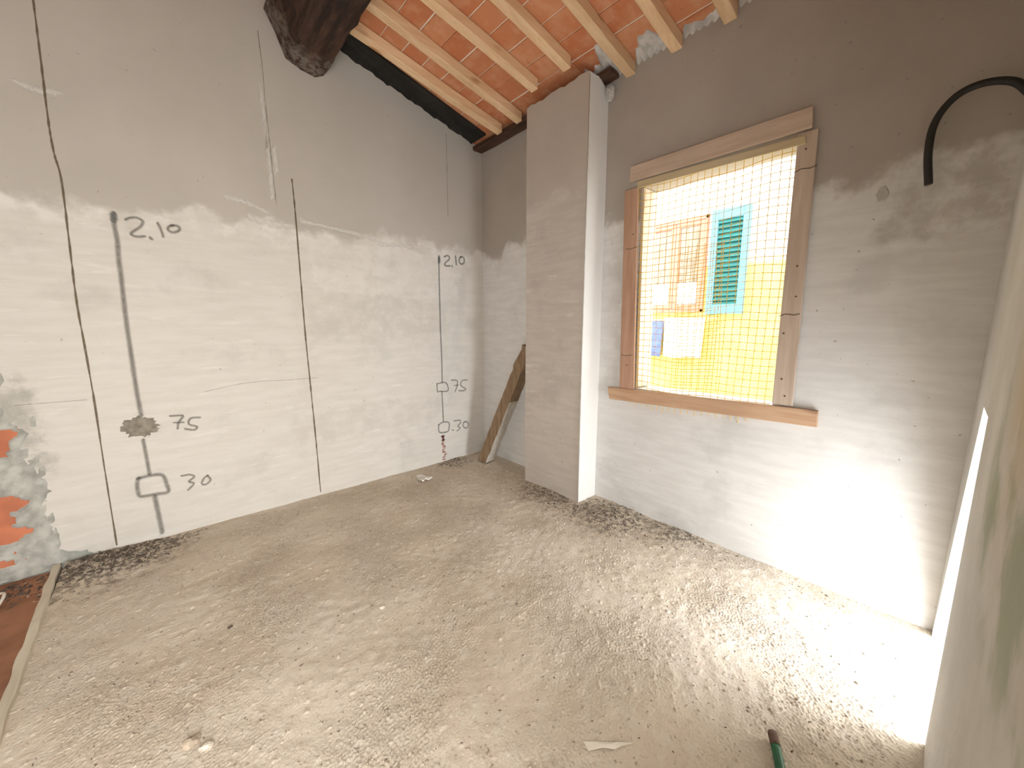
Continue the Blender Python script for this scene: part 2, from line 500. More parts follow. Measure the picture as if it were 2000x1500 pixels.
# ---- pier standing out from the window wall
def pier():
    x0, x1, y0, y1 = -.24, 0.0, -1.645, -.975
    bm = bmesh.new()
    nz = 40
    nyk = 14
    top = lambda y, x: 3.362+.007*math.sin(y*23)+.005*math.sin(y*57+x*40)-(.06*max(0, (x+.12)/.12) if y < -1.6 else 0)
    ring = [(x0, y0+(y1-y0)*k/nyk) for k in range(nyk+1)]+[(x1, y1)]+[(x1, y0)]+[(x0+(x1-x0)*k/4, y0) for k in (3, 2, 1)]
    prev = None
    for j in range(nz+1):
        row = []
        for (x, y) in ring:
            z = -.03+(top(y, x)+.03)*j/nz
            dx = .0025*math.sin(z*3.1+y*4) if x == x0 else 0
            dy = .002*math.sin(z*4.3) if y == y0 else 0
            row.append(bm.verts.new((x+dx, y+dy, z)))
        if prev:
            for k in range(len(ring)):
                bm.faces.new((prev[k], prev[(k+1) % len(ring)], row[(k+1) % len(ring)], row[k]))
        prev = row
    bm.faces.new(prev)
    bmesh.ops.recalc_face_normals(bm, faces=bm.faces)
    me = bpy.data.meshes.new('wall_pier'); bm.to_mesh(me); bm.free()
    me.materials.append(M['plaster_pier']); me.materials.append(M['lit_white_plaster'])
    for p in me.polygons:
        if p.normal.y < -.7: p.material_index = 1  # faces turned to the light take the whiter material
    return link('wall_pier', me)
wall_pier = struct(pier(), 'plastered pier with a right face coloured whiter for the light')
# steel corner bead on the outer arris
v, f = join_vf([tube_vf([(-.241, -1.646, -.01), (-.2425, -1.6475, 1.6), (-.241, -1.646, 3.34)], .004, 6)])
obj('corner_bead', v, f, plain('galvanised_bead', (.62, .60, .57), .5), wall_pier, True)
# rough plaster lump where the pier meets the wall under the roof
def lump(name, c, r, mat, parent, n=2, amp=.35):
    bm = bmesh.new(); bmesh.ops.create_icosphere(bm, subdivisions=n, radius=1)
    for q in bm.verts:
        k = 1+random.uniform(-amp, amp)
        q.co = Vector((c[0]+q.co.x*r[0]*k, c[1]+q.co.y*r[1]*k, c[2]+q.co.z*r[2]*k))
    me = bpy.data.meshes.new(name); bm.to_mesh(me); bm.free()
    return link(name, me, mat, parent)
lump('plaster_lump', (-.03, -1.68, 3.27), (.03, .035, .055), M['smear'], wall_pier, 3, .25)['label'] = 'ragged plaster lump at the top of the pier'

# ---- roof: grout bed with single clay tiles between rafters
v = []
for (x, y) in ((.22, .24), (XD-.2, .24), (XD-.2, YC-.2), (.22, YC-.2)):
    v += [(x, y, ROOF(x)+.006), (x, y, ROOF(x)+.16)]
ceiling = struct(obj('ceiling', v, [(0, 2, 4, 6), (1, 7, 5, 3), (0, 1, 3, 2), (2, 3, 5, 4), (4, 5, 7, 6), (6, 7, 1, 0)], M['grout']),
                 'sloping roof of red clay tiles with pale joints')
# rafter lines: (y at x=-1.53, y at x=0), near arris of each rafter's left side
RAF = [(-.336, -.450), (-.648, -.730), (-1.012, -1.128), (-1.378, -1.470), (-1.742, -1.803), (-2.090, -2.145), (-2.440, -2.475)]
RAF += [(-2.79, -2.81), (-3.13, -3.145), (-3.47, -3.48)]
def ry(k, x):
    a, c = RAF[k]
    return c+(a-c)*max(x, -1.8)/-1.53
RW = .074
xs = [.0, -.09]+[-.09-.171*k for k in range(1, 22)]
gap = .0050
for bay in range(-1, len(RAF)):
    for r in range(len(xs)-1):
        xa, xb = xs[r]-gap, xs[r+1]+gap
        V = []
        dz = random.uniform(-.0025, .0025); jx = random.uniform(-.003, .003)
        if r == 0: jx = 0
        for (x) in (xa+jx, xb+jx):
            yl = (0 if bay < 0 else ry(bay, x)-RW/2)-gap*.6
            yr = (YC if bay == len(RAF)-1 else ry(bay+1, x)-RW/2)+gap*.6
            V += [(x, yl, ROOF(x)+dz), (x, yr, ROOF(x)+dz), (x, yl, ROOF(x)+.02), (x, yr, ROOF(x)+.02)]
        obj('roof_tile', V, [(0, 1, 5, 4), (2, 6, 7, 3), (0, 2, 3, 1), (4, 5, 7, 6), (0, 4, 6, 2), (1, 3, 7, 5)], M['tile'], ceiling)
# grey mortar smeared over the tile ends along the window wall
def smear(y0, y1, depth, seed):
    random.seed(seed)
    n = 26; V, F = [], []
    for i in range(n+1):
        y = y0+(y1-y0)*i/n
        d = depth*(.62+.30*math.sin(i*.21+seed)+.08*math.sin(i*.83))*(min(1, .3+i/5, .3+(n-i)/5))+random.uniform(0, .006)
        for k in range(4):
            x = -.001-d*k/3
            V.append((x, y, ROOF(x)-.006-.018*(1-k/3)*(1+.5*math.sin(i*1.3+k))))
        V.append((-.001-d-.004, y, ROOF(-d)+.002))
    for i in range(n):
        for k in range(4):
            a = i*5+k; F.append((a, a+1, a+6, a+5))
    o = obj('mortar_smear', V, F, M['smear'], ceiling, True)
    o['label'] = 'grey mortar smeared on the tile ends at the window wall'
smear(-1.50, -1.80, .33, 3); smear(-1.885, -2.14, .17, 5); smear(-2.225, -2.47, .07, 8); smear(-2.555, -2.80, .06, 9)
random.seed(21)

ORD = ['nearest the tarred board', 'second from the tarred board', 'third from the tarred board, sawn off above the pier',
       'fourth from the tarred board, sawn off above the pier', 'meeting the window wall just right of the pier',
       'meeting the window wall above the window', 'at the top right, farthest from the pier', None, None, None]
RH = .08
def rafter(k, xa, xb, label):
    n = 14
    V, F = [], []
    for i in range(n+1):
        x = xa+(xb-xa)*i/n
        y = ry(k, x); j = .0025*math.sin(i*1.7+k)
        zt = ROOF(x)-.004
        V += [(x, y+j, zt-RH), (x, y-RW+j, zt-RH+.002*math.sin(i+k)), (x, y-RW+j, zt), (x, y+j, zt)]
    for i in range(n):
        a = i*4
        F += [(a+q, a+(q+1) % 4, a+4+(q+1) % 4, a+4+q) for q in range(4)]
    F += [(0, 1, 2, 3), (n*4+3, n*4+2, n*4+1, n*4)]
    o = obj('rafter', V, F, M['pine'])
    md = o.modifiers.new('arris', 'BEVEL'); md.width = .004; md.segments = 1; md.limit_method = 'ANGLE'; md.angle_limit = .9
    return thing(o, label, 'rafter', 'pine rafters under the clay tiles')
for k in range(len(RAF)):
    xe = -.135 if k < 2 else (-.31 if k < 4 else -.004)
    lab = 'pale pine rafter '+ORD[k] if ORD[k] else 'pale pine rafter overhead beyond the top of the photo'
    rafter(k, -3.9, xe, lab)

# tarred board along the head of the left wall
def tarred():
    V, F = [], []
    n = 40
    for i in range(n+1):
        x = -1.50+1.36*i/n
        w = .010*math.sin(i*.9)+.008*math.sin(i*2.3)+random.uniform(-.004, .004)
        z = ROOF(x)
        V += [(x, -.004, z-.014+w*.7), (x, -.10, z-.016+w*.5), (x, -.26, z-.022), (x, -.26, z-.006), (x, -.004, z-.006)]
    for i in range(n):
        a = i*5
        F += [(a+q, a+(q+1) % 5, a+5+(q+1) % 5, a+5+q) for q in range(5)]
    F += [(0, 1, 2, 3, 4), tuple(n*5+q for q in (4, 3, 2, 1, 0))]
    return obj('tarred_board', V, F, M['black_wood'])
thing(tarred(), 'black tarred board sloping along the top of the left wall', 'board')

# big old beam under the rafters
def big_beam():
    sec = [(-1.99, 3.815), (-1.935, 3.70), (-1.87, 3.534), (-1.77, 3.50), (-1.665, 3.481), (-1.60, 3.515), (-1.571, 3.562), (-1.545, 3.64), (-1.532, 3.70)]
    n = 44; m_ = len(sec)
    V, F = [], []
    for i in range(n+1):
        y = -.004+(YC+.008)*i/n
        for q, (x, z) in enumerate(sec):
            a = 0 if q in (0, m_-1) else .010
            if i == 0: a *= .3
            V.append((x+random.uniform(-a, a), y, z+random.uniform(-a, a)))
    for i in range(n):
        for q in range(m_):
            a = i*m_; F.append((a+q, a+(q+1) % m_, a+m_+(q+1) % m_, a+m_+q))
    F += [tuple(range(m_)), tuple(n*m_+q for q in range(m_))[::-1]]
    t = NT('hewn_beam')
    g = t.noise(1, 7, .65, t.scaled((16, 1.6, 16)))
    col = t.mix(t.ramp(g, .35, .7), (.022, .013, .010), (.085, .045, .030))
    y = t.sep()[1]
    end = t.mul(t.ramp(t.add(y, t.mul(t.math('SUBTRACT', t.noise(9, 7, .65), .5), .5)), -.34, -.12), t.ramp(t.noise(24, 6, .65), .36, .6))
    col = t.mix(t.mul(end, .75), col, (.24, .205, .17))
    fl = t.ramp(t.noise(1, 4, .6, t.scaled((26, 7, 26), (4, 4, 4))), .70, .74)
    col = t.mix(t.mul(fl, .8), col, (.42, .24, .11))
    t.bump(g, 1.0, .012)
    return obj('roof_beam', V, F, t.fin(col, .8, .25))
thing(big_beam(), 'massive dark hewn roof beam running into the left wall', 'beam')
# old timber wall plate above pier and recess
o = bevel_box('wall_plate', -.125, -.004, -1.74, -.006, 3.36, 3.402, M['old_plate'], None, .006, 1, .004, 14, 1)
thing(o, 'old dark timber plate lying over the recess and the pier', 'timber')

# ================================================================== marks on the left wall
def paint_mat(name, col, dens, edge=.35):
    """dry charcoal / spray stroke: soft flanks, grainy"""
    t = NT(name)
    uv = t.node('ShaderNodeUVMap').outputs[0]
    u = t.sep(uv)[0]
    d = t.math('ABSOLUTE', t.math('SUBTRACT', u, .5))
    n = t.noise(30, 5, .6); n2 = t.noise(150, 3)
    a = t.ramp(t.add(d, t.mul(t.math('SUBTRACT', n, .5), .22)), .5-edge, .5, 1, 0)
    a = t.mul(a, t.ramp(t.add(t.mul(n, .6), t.mul(n2, .4)), .25, .62, dens*.55, dens))
    tr = t.node('ShaderNodeBsdfTransparent'); mx = t.node('ShaderNodeMixShader')
    t.put(mx.inputs[0], a); t.t.links.new(tr.outputs[0], mx.inputs[1]); t.t.links.new(t.b.outputs[0], mx.inputs[2])
    t.t.links.new(mx.outputs[0], t.out.inputs[0])
    return t.fin(col, .95, .05)
M['charcoal'] = paint_mat('charcoal_stroke', (.20, .19, .17), .62, .44)
M['charcoal_thin'] = paint_mat('charcoal_pencil', (.18, .185, .18), .68, .42)
M['seam'] = paint_mat('dark_seam', (.17, .13, .08), .9, .3)
M['seam_faint'] = paint_mat('faint_seam', (.30, .27, .22), .6, .4)

def ribbon(name, pts, w, mat, parent, y, wob=.0, sub=4):
    P = spline([(p[0], 0, p[1]) for p in pts], sub) if len(pts) > 2 else [Vector((p[0], 0, p[1])) for p in pts]
    # round ends
    t0 = (P[0]-P[1]).normalized(); t1 = (P[-1]-P[-2]).normalized()
    P = [P[0]+t0*w*.45]+P+[P[-1]+t1*w*.45]
    V, F, U = [], [], []
    for i, p in enumerate(P):
        t = (P[min(i+1, len(P)-1)]-P[max(i-1, 0)]).normalized()
        nrm = Vector((-t.z, 0, t.x))
        ww = w*(1.25+wob*random.uniform(-1, 1))*.5
        if i in (0, len(P)-1): ww *= .5
        V += [(p.x-nrm.x*ww, y, p.z-nrm.z*ww), (p.x+nrm.x*ww, y, p.z+nrm.z*ww)]
    for i in range(len(P)-1): F.append((2*i, 2*i+1, 2*i+3, 2*i+2))
    me = bpy.data.meshes.new(name); me.from_pydata(V, [], F)
    ul = me.uv_layers.new(name='UVMap')
    for l in me.loops:
        ul.data[l.index].uv = (float(l.vertex_index % 2), l.vertex_index/len(V))
    return link(name, me, mat, parent)
STROKES = [
    ('painted_line', 0.031, [(-2.937, 2.217), (-2.94, 2.18), (-2.941, 2.133), (-2.938, 2.055), (-2.945, 1.927), (-2.945, 1.847), (-2.951, 1.667), (-2.954, 1.484), (-2.955, 1.28), (-2.955, 1.052), (-2.951, 0.901)]),
    ('painted_digit', 0.0213, [(-2.883, 2.193), (-2.868, 2.205), (-2.838, 2.213), (-2.815, 2.207), (-2.804, 2.193), (-2.817, 2.162), (-2.844, 2.136), (-2.869, 2.109), (-2.856, 2.095), (-2.832, 2.094), (-2.807, 2.101)]),
    ('painted_dot', 0.024, [(-2.778, 2.094), (-2.773, 2.090)]),
    ('painted_digit', 0.0201, [(-2.732, 2.196), (-2.722, 2.168), (-2.712, 2.113)]),
    ('painted_digit', 0.0222, [(-2.663, 2.191), (-2.648, 2.195), (-2.633, 2.194), (-2.624, 2.187), (-2.621, 2.176), (-2.626, 2.165), (-2.638, 2.155), (-2.653, 2.149), (-2.668, 2.149), (-2.679, 2.155), (-2.683, 2.164), (-2.68, 2.176), (-2.67, 2.187), (-2.656, 2.194)]),
    ('painted_digit', 0.0187, [(-2.804, 0.876), (-2.738, 0.869), (-2.75, 0.844), (-2.767, 0.817), (-2.774, 0.779)]),
    ('painted_bar', 0.0151, [(-2.791, 0.825), (-2.738, 0.819)]),
    ('painted_digit', 0.0192, [(-2.645, 0.84), (-2.696, 0.842), (-2.71, 0.801), (-2.667, 0.773), (-2.685, 0.752), (-2.733, 0.768)]),
    ('painted_line', 0.0255, [(-2.96, 0.731), (-2.957, 0.608), (-2.955, 0.484)]),
    ('painted_box', 0.03, [(-3.013, 0.464), (-2.954, 0.47), (-2.891, 0.456), (-2.875, 0.381), (-2.874, 0.323), (-2.942, 0.327), (-2.992, 0.329), (-3.022, 0.342), (-3.024, 0.424), (-3.012, 0.465)]),
    ('painted_line', 0.0342, [(-2.946, 0.308), (-2.94, 0.164), (-2.935, 0.032)]),
    ('painted_digit', 0.0195, [(-2.788, 0.422), (-2.743, 0.42), (-2.72, 0.396), (-2.753, 0.37), (-2.727, 0.346), (-2.762, 0.307)]),
    ('painted_digit', 0.0179, [(-2.643, 0.386), (-2.628, 0.346), (-2.66, 0.319), (-2.682, 0.333), (-2.665, 0.371), (-2.643, 0.386)]),
    ('painted_line', 0.0195, [(-0.572, 2.207), (-0.574, 2.124), (-0.576, 1.916), (-0.577, 1.489), (-0.572, 1.159), (-0.575, 0.895)]),
    ('painted_dot', 0.0336, [(-0.571, 2.222), (-0.569, 2.192), (-0.572, 2.161)]),
    ('painted_digit', 0.021, [(-0.504, 2.227), (-0.481, 2.24), (-0.453, 2.241), (-0.443, 2.223), (-0.454, 2.199), (-0.485, 2.175), (-0.504, 2.15), (-0.486, 2.137), (-0.441, 2.141)]),
    ('painted_dot', 0.022, [(-0.414, 2.143), (-0.409, 2.137)]),
    ('painted_digit', 0.0214, [(-0.366, 2.249), (-0.358, 2.16)]),
    ('painted_digit', 0.0216, [(-0.301, 2.246), (-0.284, 2.251), (-0.268, 2.247), (-0.256, 2.234), (-0.253, 2.216), (-0.258, 2.196), (-0.27, 2.181), (-0.287, 2.174), (-0.303, 2.176), (-0.316, 2.187), (-0.322, 2.204), (-0.319, 2.223), (-0.309, 2.24), (-0.293, 2.25)]),
    ('painted_box', 0.017, [(-0.644, 0.886), (-0.529, 0.888), (-0.504, 0.796), (-0.613, 0.802), (-0.637, 0.801), (-0.641, 0.888)]),
    ('painted_digit', 0.0175, [(-0.457, 0.909), (-0.384, 0.898), (-0.382, 0.842), (-0.412, 0.775)]),
    ('painted_bar', 0.0152, [(-0.422, 0.843), (-0.365, 0.844)]),
    ('painted_digit', 0.0179, [(-0.246, 0.892), (-0.314, 0.891), (-0.332, 0.837), (-0.266, 0.79), (-0.3, 0.772), (-0.363, 0.78)]),
    ('painted_line', 0.0184, [(-0.582, 0.795), (-0.577, 0.615), (-0.574, 0.46)]),
    ('painted_box', 0.019, [(-0.633, 0.429), (-0.586, 0.448), (-0.507, 0.435), (-0.501, 0.377), (-0.526, 0.331), (-0.628, 0.344), (-0.635, 0.43)]),
    ('painted_dot', 0.0144, [(-0.465, 0.338), (-0.441, 0.333)]),
    ('painted_digit', 0.0181, [(-0.434, 0.437), (-0.359, 0.435), (-0.351, 0.401), (-0.386, 0.37), (-0.353, 0.343), (-0.396, 0.314)]),
    ('painted_digit', 0.0184, [(-0.292, 0.403), (-0.273, 0.403), (-0.255, 0.394), (-0.242, 0.378), (-0.238, 0.359), (-0.244, 0.341), (-0.257, 0.33), (-0.276, 0.327), (-0.295, 0.334), (-0.309, 0.349), (-0.315, 0.368), (-0.312, 0.386), (-0.301, 0.4), (-0.283, 0.405)]),
]

SEAMS = [
    ('seam', 0.0097, [(-3.127, 3.318), (-3.137, 3.006), (-3.148, 2.682), (-3.147, 2.517), (-3.136, 2.373), (-3.147, 2.026), (-3.159, 1.66), (-3.157, 1.341), (-3.157, 1.009), (-3.163, 0.558), (-3.167, 0.028)]),
    ('seam', 0.0112, [(-1.894, 2.667), (-1.891, 2.56), (-1.889, 2.358), (-1.89, 1.749), (-1.889, 1.409), (-1.883, 1.057), (-1.878, 0.739), (-1.874, 0.458), (-1.871, 0.023)]),
    ('seam', 0.0089, [(-2.039, 3.65), (-2.03, 3.418), (-2.031, 3.176), (-2.026, 2.929), (-2.024, 2.748), (-2.018, 2.451)]),
    ('seam', 0.0089, [(-0.448, 3.43), (-0.446, 3.102), (-0.447, 2.654)]),
    ('seam', 0.0047, [(-3.474, 1.047), (-3.357, 1.047), (-3.187, 1.044)]),
    ('seam', 0.0051, [(-2.597, 1.028), (-2.341, 1.068), (-2.058, 1.065), (-1.822, 1.061)]),
]

for i, (nm, w, pts) in enumerate(STROKES):
    ribbon(nm, pts, w, M['charcoal'] if pts[0][0] < -1.5 else M['charcoal_thin'], wall_left, -.0012-.00004*i, .08)
for i, (nm, w, pts) in enumerate(SEAMS):
    ribbon(nm, pts, w*(1.0 if i < 2 else .8), M['seam'] if i < 2 else M['seam_faint'], wall_left, -.0008-.00003*i, .45, 8)

# darker blots where each height line starts
for (x, z, w) in ((-2.938, 2.205, .042), (-.571, 2.195, .030)):
    ribbon('painted_blot', [(x, z+.012), (x-.001, z-.022)], w, M['charcoal_thin'], wall_left, -.0030, 0)
# pale trowelled ridges beside the upper seam, and scraped patches at the edge of the lower lift
M['pale_scrape'] = paint_mat('pale_scrape', (.80, .775, .73), .75, .48)
for (pts, w) in (([(-2.055, 3.28), (-2.050, 3.10), (-2.048, 2.86)], .030), ([(-2.045, 2.92), (-2.040, 2.72), (-2.042, 2.50)], .045), ([(-2.0, 2.86), (-1.995, 2.70)], .045),
                 ([(-2.33, 2.44), (-2.22, 2.43), (-2.08, 2.38)], .05), ([(-2.20, 2.33), (-2.05, 2.30), (-1.93, 2.31)], .06), ([(-1.85, 2.36), (-1.5, 2.33), (-1.2, 2.30)], .05),
                 ([(-3.24, 2.86), (-3.17, 2.845), (-3.10, 2.86)], .05), ([(-1.20, 2.26), (-.95, 2.28), (-.75, 2.25)], .05)):
    ribbon('trowel_scrape', pts, w, M['pale_scrape'], wall_left, -.0005, .35, 6)
# daub of darker mortar over the upper socket hole
def daub():
    n = 40; V = [(-2.965, -.010, .825)]; F = []
    for r_, y in ((.5, -.011), (.85, -.007), (1.0, .0005)):
        for k in range(n):
            a = 2*math.pi*k/n
            j = 1+(.10*math.sin(k*2.7)+.09*math.sin(k*5.1+1)+random.uniform(-.06, .06))*(r_ > .6)
            V.append((-2.965+.094*r_*j*math.cos(a), y+random.uniform(-.0015, .0015)*(r_ < .9), .825+.070*r_*j*math.sin(a)-.006*math.cos(a)))
    for k in range(n):
        F.append((0, 1+k, 1+(k+1) % n))
        for q in range(2):
            F.append((1+q*n+k, 1+(q+1)*n+k, 1+(q+1)*n+(k+1) % n, 1+q*n+(k+1) % n))
    return obj('mortar_daub', V, F, plain('fresh_mortar', (.26, .235, .19), .95, .25, 26, bump=.8), wall_left, True)
daub()['label'] = 'round daub of dark mortar beside the number 75'
o = lump('mortar_spot', (-.001, -3.305, 2.165), (.004, .024, .034), M['smear'], wall_back, 2, .2)
o['label'] = 'small dark mortar spot right of the window'
# broken channel with reddish brick showing under the right-hand box
def chase():
    pts = [(-.587, .300), (-.581, .242), (-.592, .201), (-.570, .154), (-.587, .121), (-.556, .077), (-.579, .048), (-.576, .012)]
    P = spline([(p[0], 0, p[1]) for p in pts], 4)
    V, F = [], []
    for i, p in enumerate(P):
        w = .014*(1+.6*math.sin(i*1.9))+random.uniform(0, .004)
        V += [(p.x-w, -.001, p.z), (p.x-w*.4, -.006-random.uniform(0, .006), p.z), (p.x+w*.5, -.004-random.uniform(0, .006), p.z), (p.x+w, -.001, p.z)]
    for i in range(len(P)-1):
        for k in range(3): F.append((4*i+k, 4*i+k+1, 4*i+k+5, 4*i+k+4))
    t = NT('broken_chase')
    c = t.mix(t.ramp(t.noise(42, 6, .65), .40, .60), (.30, .10, .075), (.62, .54, .47))
    c = t.mix(t.ramp(t.sep()[2], .20, .26), c, (.10, .035, .035))
    return obj('broken_chase', V, F, t.fin(c, .95), wall_left)
chase()['label'] = 'narrow broken chase showing red brick under the box'

# ================================================================== the window
window_1 = struct(empty('window_1', (0, (WY0+WY1)/2, WZ0)), 'unglazed window framed with rough boards and closed with yellow netting')
def wpart(o):
    o.parent = window_1; o.matrix_parent_inverse = Matrix.Translation(-window_1.location); return o
def tilt_board(name, a0, a1, b0, b1, x0, x1, mat, vertical=False):
    """board given by the (y,z) of its four corners, thickness x0..x1"""
    V = []
    q = [a0, a1, b1, b0]
    for x in (x0, x1): V += [(x, p[0], p[1]) for p in q]
    F = [(0, 1, 2, 3), (7, 6, 5, 4)]+[(i, (i+1) % 4, (i+1) % 4+4, i+4) for i in range(4)]
    o = obj(name, V, F, mat)
    md = o.modifiers.new('arris', 'BEVEL'); md.width = .004; md.segments = 2
    return wpart(o)
NX = -.008    # plane of the netting
tilt_board('head_board', (-1.885, 2.690), (-2.982, 2.680), (-1.880, 2.582), (-2.990, 2.571), -.030, -.011, M['board_y'])['label'] = 'wide pale board nailed over the window head'
tilt_board('side_board', (-1.840, 2.530), (-1.952, 2.530), (-1.868, 1.008), (-2.000, 1.008), -.026, -.011, M['board_red'])['label'] = 'reddish upright board on the left of the opening'
tilt_board('side_board', (-2.926, 2.560), (-3.017, 2.560), (-2.938, 1.044), (-3.043, 1.044), -.026, -.011, M['board_z'])['label'] = 'split grey upright board on the right of the opening'
tilt_board('sill_board', (-1.758, 1.004), (-3.164, 1.040), (-1.778, .904), (-3.169, .942), -.032, -.011, M['board_sill'])['label'] = 'orange-brown board nailed under the opening'
tilt_board('net_batten', (-1.950, 2.568), (-2.962, 2.541), (-1.953, 2.518), (-2.971, 2.494), -.038, -.027, M['batten_y'])['label'] = 'thin pale batten pinning the net'
tilt_board('jamb_board', (-1.965, 2.525), (-1.99, 2.525), (-1.995, 1.03), (-2.02, 1.03), .002, .19, M['batten_z'])['label'] = 'pale board lining the left jamb'
# splits across the right upright
for (z, n_) in ((2.36, 1), (1.57, 1)):
    V, F = tube_vf([(-.0266, -2.928, z), (-.0268, -2.96, z+.012), (-.0268, -3.00, z+.004), (-.0266, -3.028, z+.012)], .0022, 5)
    wpart(obj('split', V, F, plain('split_shadow', (.10, .07, .05), .9)))
for z in (2.10, 1.28):
    V, F = tube_vf([(-.0266, -1.873, z), (-.0268, -1.92, z-.006), (-.0266, -1.972, z+.004)], .0022, 5)
    wpart(obj('split', V, F, bpy.data.materials['split_shadow']))
nailm = plain('rusty_nail', (.10, .07, .055), .6)
for (y, z) in ((-2.99, 1.85), (-2.975, 1.20), (-2.96, 1.47), (-2.97, 2.47), (-3.0, 1.68), (-3.0, 1.10), (-1.93, 2.2), (-1.93, 1.2)):
    V, F = tube_vf([(-.0262, y, z), (-.0285, y, z)], .005, 8)
    wpart(obj('nail_head', V, F, nailm))

def netting():
    t = NT('yellow_net')
    tr = t.node('ShaderNodeBsdfTranslucent'); tr.inputs[0].default_value = (.90, .62, .06, 1)
    mx = t.node('ShaderNodeMixShader'); mx.inputs[0].default_value = .2
    t.t.links.new(t.b.outputs[0], mx.inputs[1]); t.t.links.new(tr.outputs[0], mx.inputs[2])
    t.t.links.new(mx.outputs[0], t.out.inputs[0])
    mat = t.fin((.78, .50, .05), .5, .4)
    parts = []
    sag = lambda y, z: (.010*math.sin(z*4+y*3)+.006*math.sin(y*11+z*2), .008*math.sin(y*6.5+1)+.006*math.sin(y*13+z*3))
    def P(y, z):
        a, b = sag(y, z)
        inside = 1 if (WY0+.04 < y < WY1-.04 and WZ0+.05 < z < 2.50) else 0
        return (NX+(.5*a if inside else 0), y+a*.7, z+b)
    ys = [-1.955-.0475*k for k in range(21)]
    zs = [1.03+.0465*k for k in range(33)]
    for i, y in enumerate(ys):
        end = .885-.0001*i-random.uniform(.008, .034)+(y+1.78)*-.028 if i < 19 else 1.0
        zz = [end]+[1.0+k*.1 for k in range(16)]+[2.545]
        parts.append(tube_vf([P(y, z) for z in zz], .0019, 4))
    for z in zs:
        parts.append(tube_vf([P(-1.945-.062*k, z) for k in range(17)], .0019, 4))
    # second layer of the net, doubled over the middle
    for i in range(7):
        y = -2.30-.0475*i
        parts.append(tube_vf([(.012, y+.012*math.sin(z*4+i), z) for z in [1.06+k*.1 for k in range(11)]], .0019, 4))
    for k in range(22):
        z = 1.05+.0465*k
        parts.append(tube_vf([(.012, y, z+.012*math.sin(y*9)) for y in [-2.28-.06*j for j in range(6)]], .0019, 4))
    return wpart(obj('safety_net', *join_vf(parts), mat))
netting()['label'] = 'yellow plastic safety net stretched over the opening'

# ================================================================== across the alley
def facade():
    t = NT('facade_glare_top')
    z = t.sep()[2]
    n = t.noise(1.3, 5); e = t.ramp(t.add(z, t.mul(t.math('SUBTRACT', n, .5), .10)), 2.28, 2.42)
    c = t.mix(e, (.58, .46, .14), (.56, .52, .42))  # wall is yellow throughout; cream top is overexposure put into the colour
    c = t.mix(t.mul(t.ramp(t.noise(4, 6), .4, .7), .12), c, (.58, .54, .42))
    return t.fin(c, .9, .15)
NXF = 3.0
fy0, fy1, fz0, fz1 = -1.235, -.262, 1.70, 3.03       # neighbour's window hole
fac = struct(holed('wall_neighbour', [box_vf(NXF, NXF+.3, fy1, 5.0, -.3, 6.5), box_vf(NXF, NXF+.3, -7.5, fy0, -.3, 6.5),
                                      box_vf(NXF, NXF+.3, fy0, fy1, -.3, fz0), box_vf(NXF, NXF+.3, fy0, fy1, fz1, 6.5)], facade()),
             'yellow facade across the alley with its overexposed top painted cream')
v, f = box_vf(.2, 3.3, -7.5, 5, -.6, -.3)
struct(obj('floor_alley', v, f, plain('alley_paving', (.55, .52, .47), .9, .15, 4)), 'pale paving of the alley outside')
M['redwood'] = plain('salmon_window_paint', (.56, .20, .135), .55, .08)
M['teal'] = plain('light_teal_paint', (.13, .34, .44), .55, .06)
M['green'] = plain('dark_teal_slat', (.03, .15, .13), .55, .08)
nw = thing(empty('casement_window', (NXF, (fy0+fy1)/2, fz0)), 'salmon-painted two-leaf casement window in the facade across the alley', 'window')
def npart(parent_root, o):
    o.parent = parent_root; o.matrix_parent_inverse = Matrix.Translation(-parent_root.location); return o
for (a, b_, c, d) in ((fy0, fy0+.045, fz0, fz1), (fy1-.045, fy1, fz0, fz1), (fy0, fy1, fz1-.05, fz1), (fy0, fy1, fz0, fz0+.05)):
    npart(nw, bevel_box('frame_bar', NXF-.015, NXF+.08, a, b_, c, d, M['redwood'], None, .005))
ym = (fy0+fy1)/2-.02
glassm = NT('curtained_pane')
gc = glassm.mix(glassm.ramp(glassm.noise(6, 3, .5, glassm.scaled((1, 5, .6))), .35, .65), (.17, .135, .09), (.27, .22, .16))
glassm = glassm.fin(gc, .12, .5)
whitem = plain('white_paper', (.88, .88, .86), .8, .02)
for (a, b_) in ((ym+.004, fy1-.047), (fy0+.047, ym-.004)):
    w = .062
    leaf = npart(nw, obj('casement', *join_vf([box_vf(NXF+.0, NXF+.04, a, a+w, fz0+.052, fz1-.052), box_vf(NXF+.0, NXF+.04, b_-w, b_, fz0+.052, fz1-.052),
                                               box_vf(NXF+.0, NXF+.04, a+w, b_-w, fz0+.052, fz0+.115), box_vf(NXF, NXF+.04, a+w, b_-w, fz1-.115, fz1-.052)]), M['redwood']))
    v, f = box_vf(NXF+.018, NXF+.024, a+w, b_-w, fz0+.115, fz1-.115)
    p = obj('pane', v, f, glassm); p.parent = leaf
    v, f = box_vf(NXF+.010, NXF+.016, a+w-.01, b_-w+.005, fz0+.125, fz0+.43)
    p = obj('paper_sheet', v, f, whitem); p.parent = leaf; p['label'] = 'white sheet covering the foot of the pane'
sh = thing(empty('window_shutter', (NXF, -1.525, 1.66)), 'light blue louvred shutter with green slats open against the facade', 'shutter')
s0, s1, sz0, sz1 = -1.765, -1.288, 1.665, 3.045
for (a, b_, c, d) in ((s0, s0+.085, sz0, sz1), (s1-.085, s1, sz0, sz1), (s0+.085, s1-.085, sz1-.13, sz1), (s0+.085, s1-.085, sz0, sz0+.13)):
    npart(sh, bevel_box('shutter_rail', NXF-.06, NXF-.018, a, b_, c, d, M['teal'], None, .004))
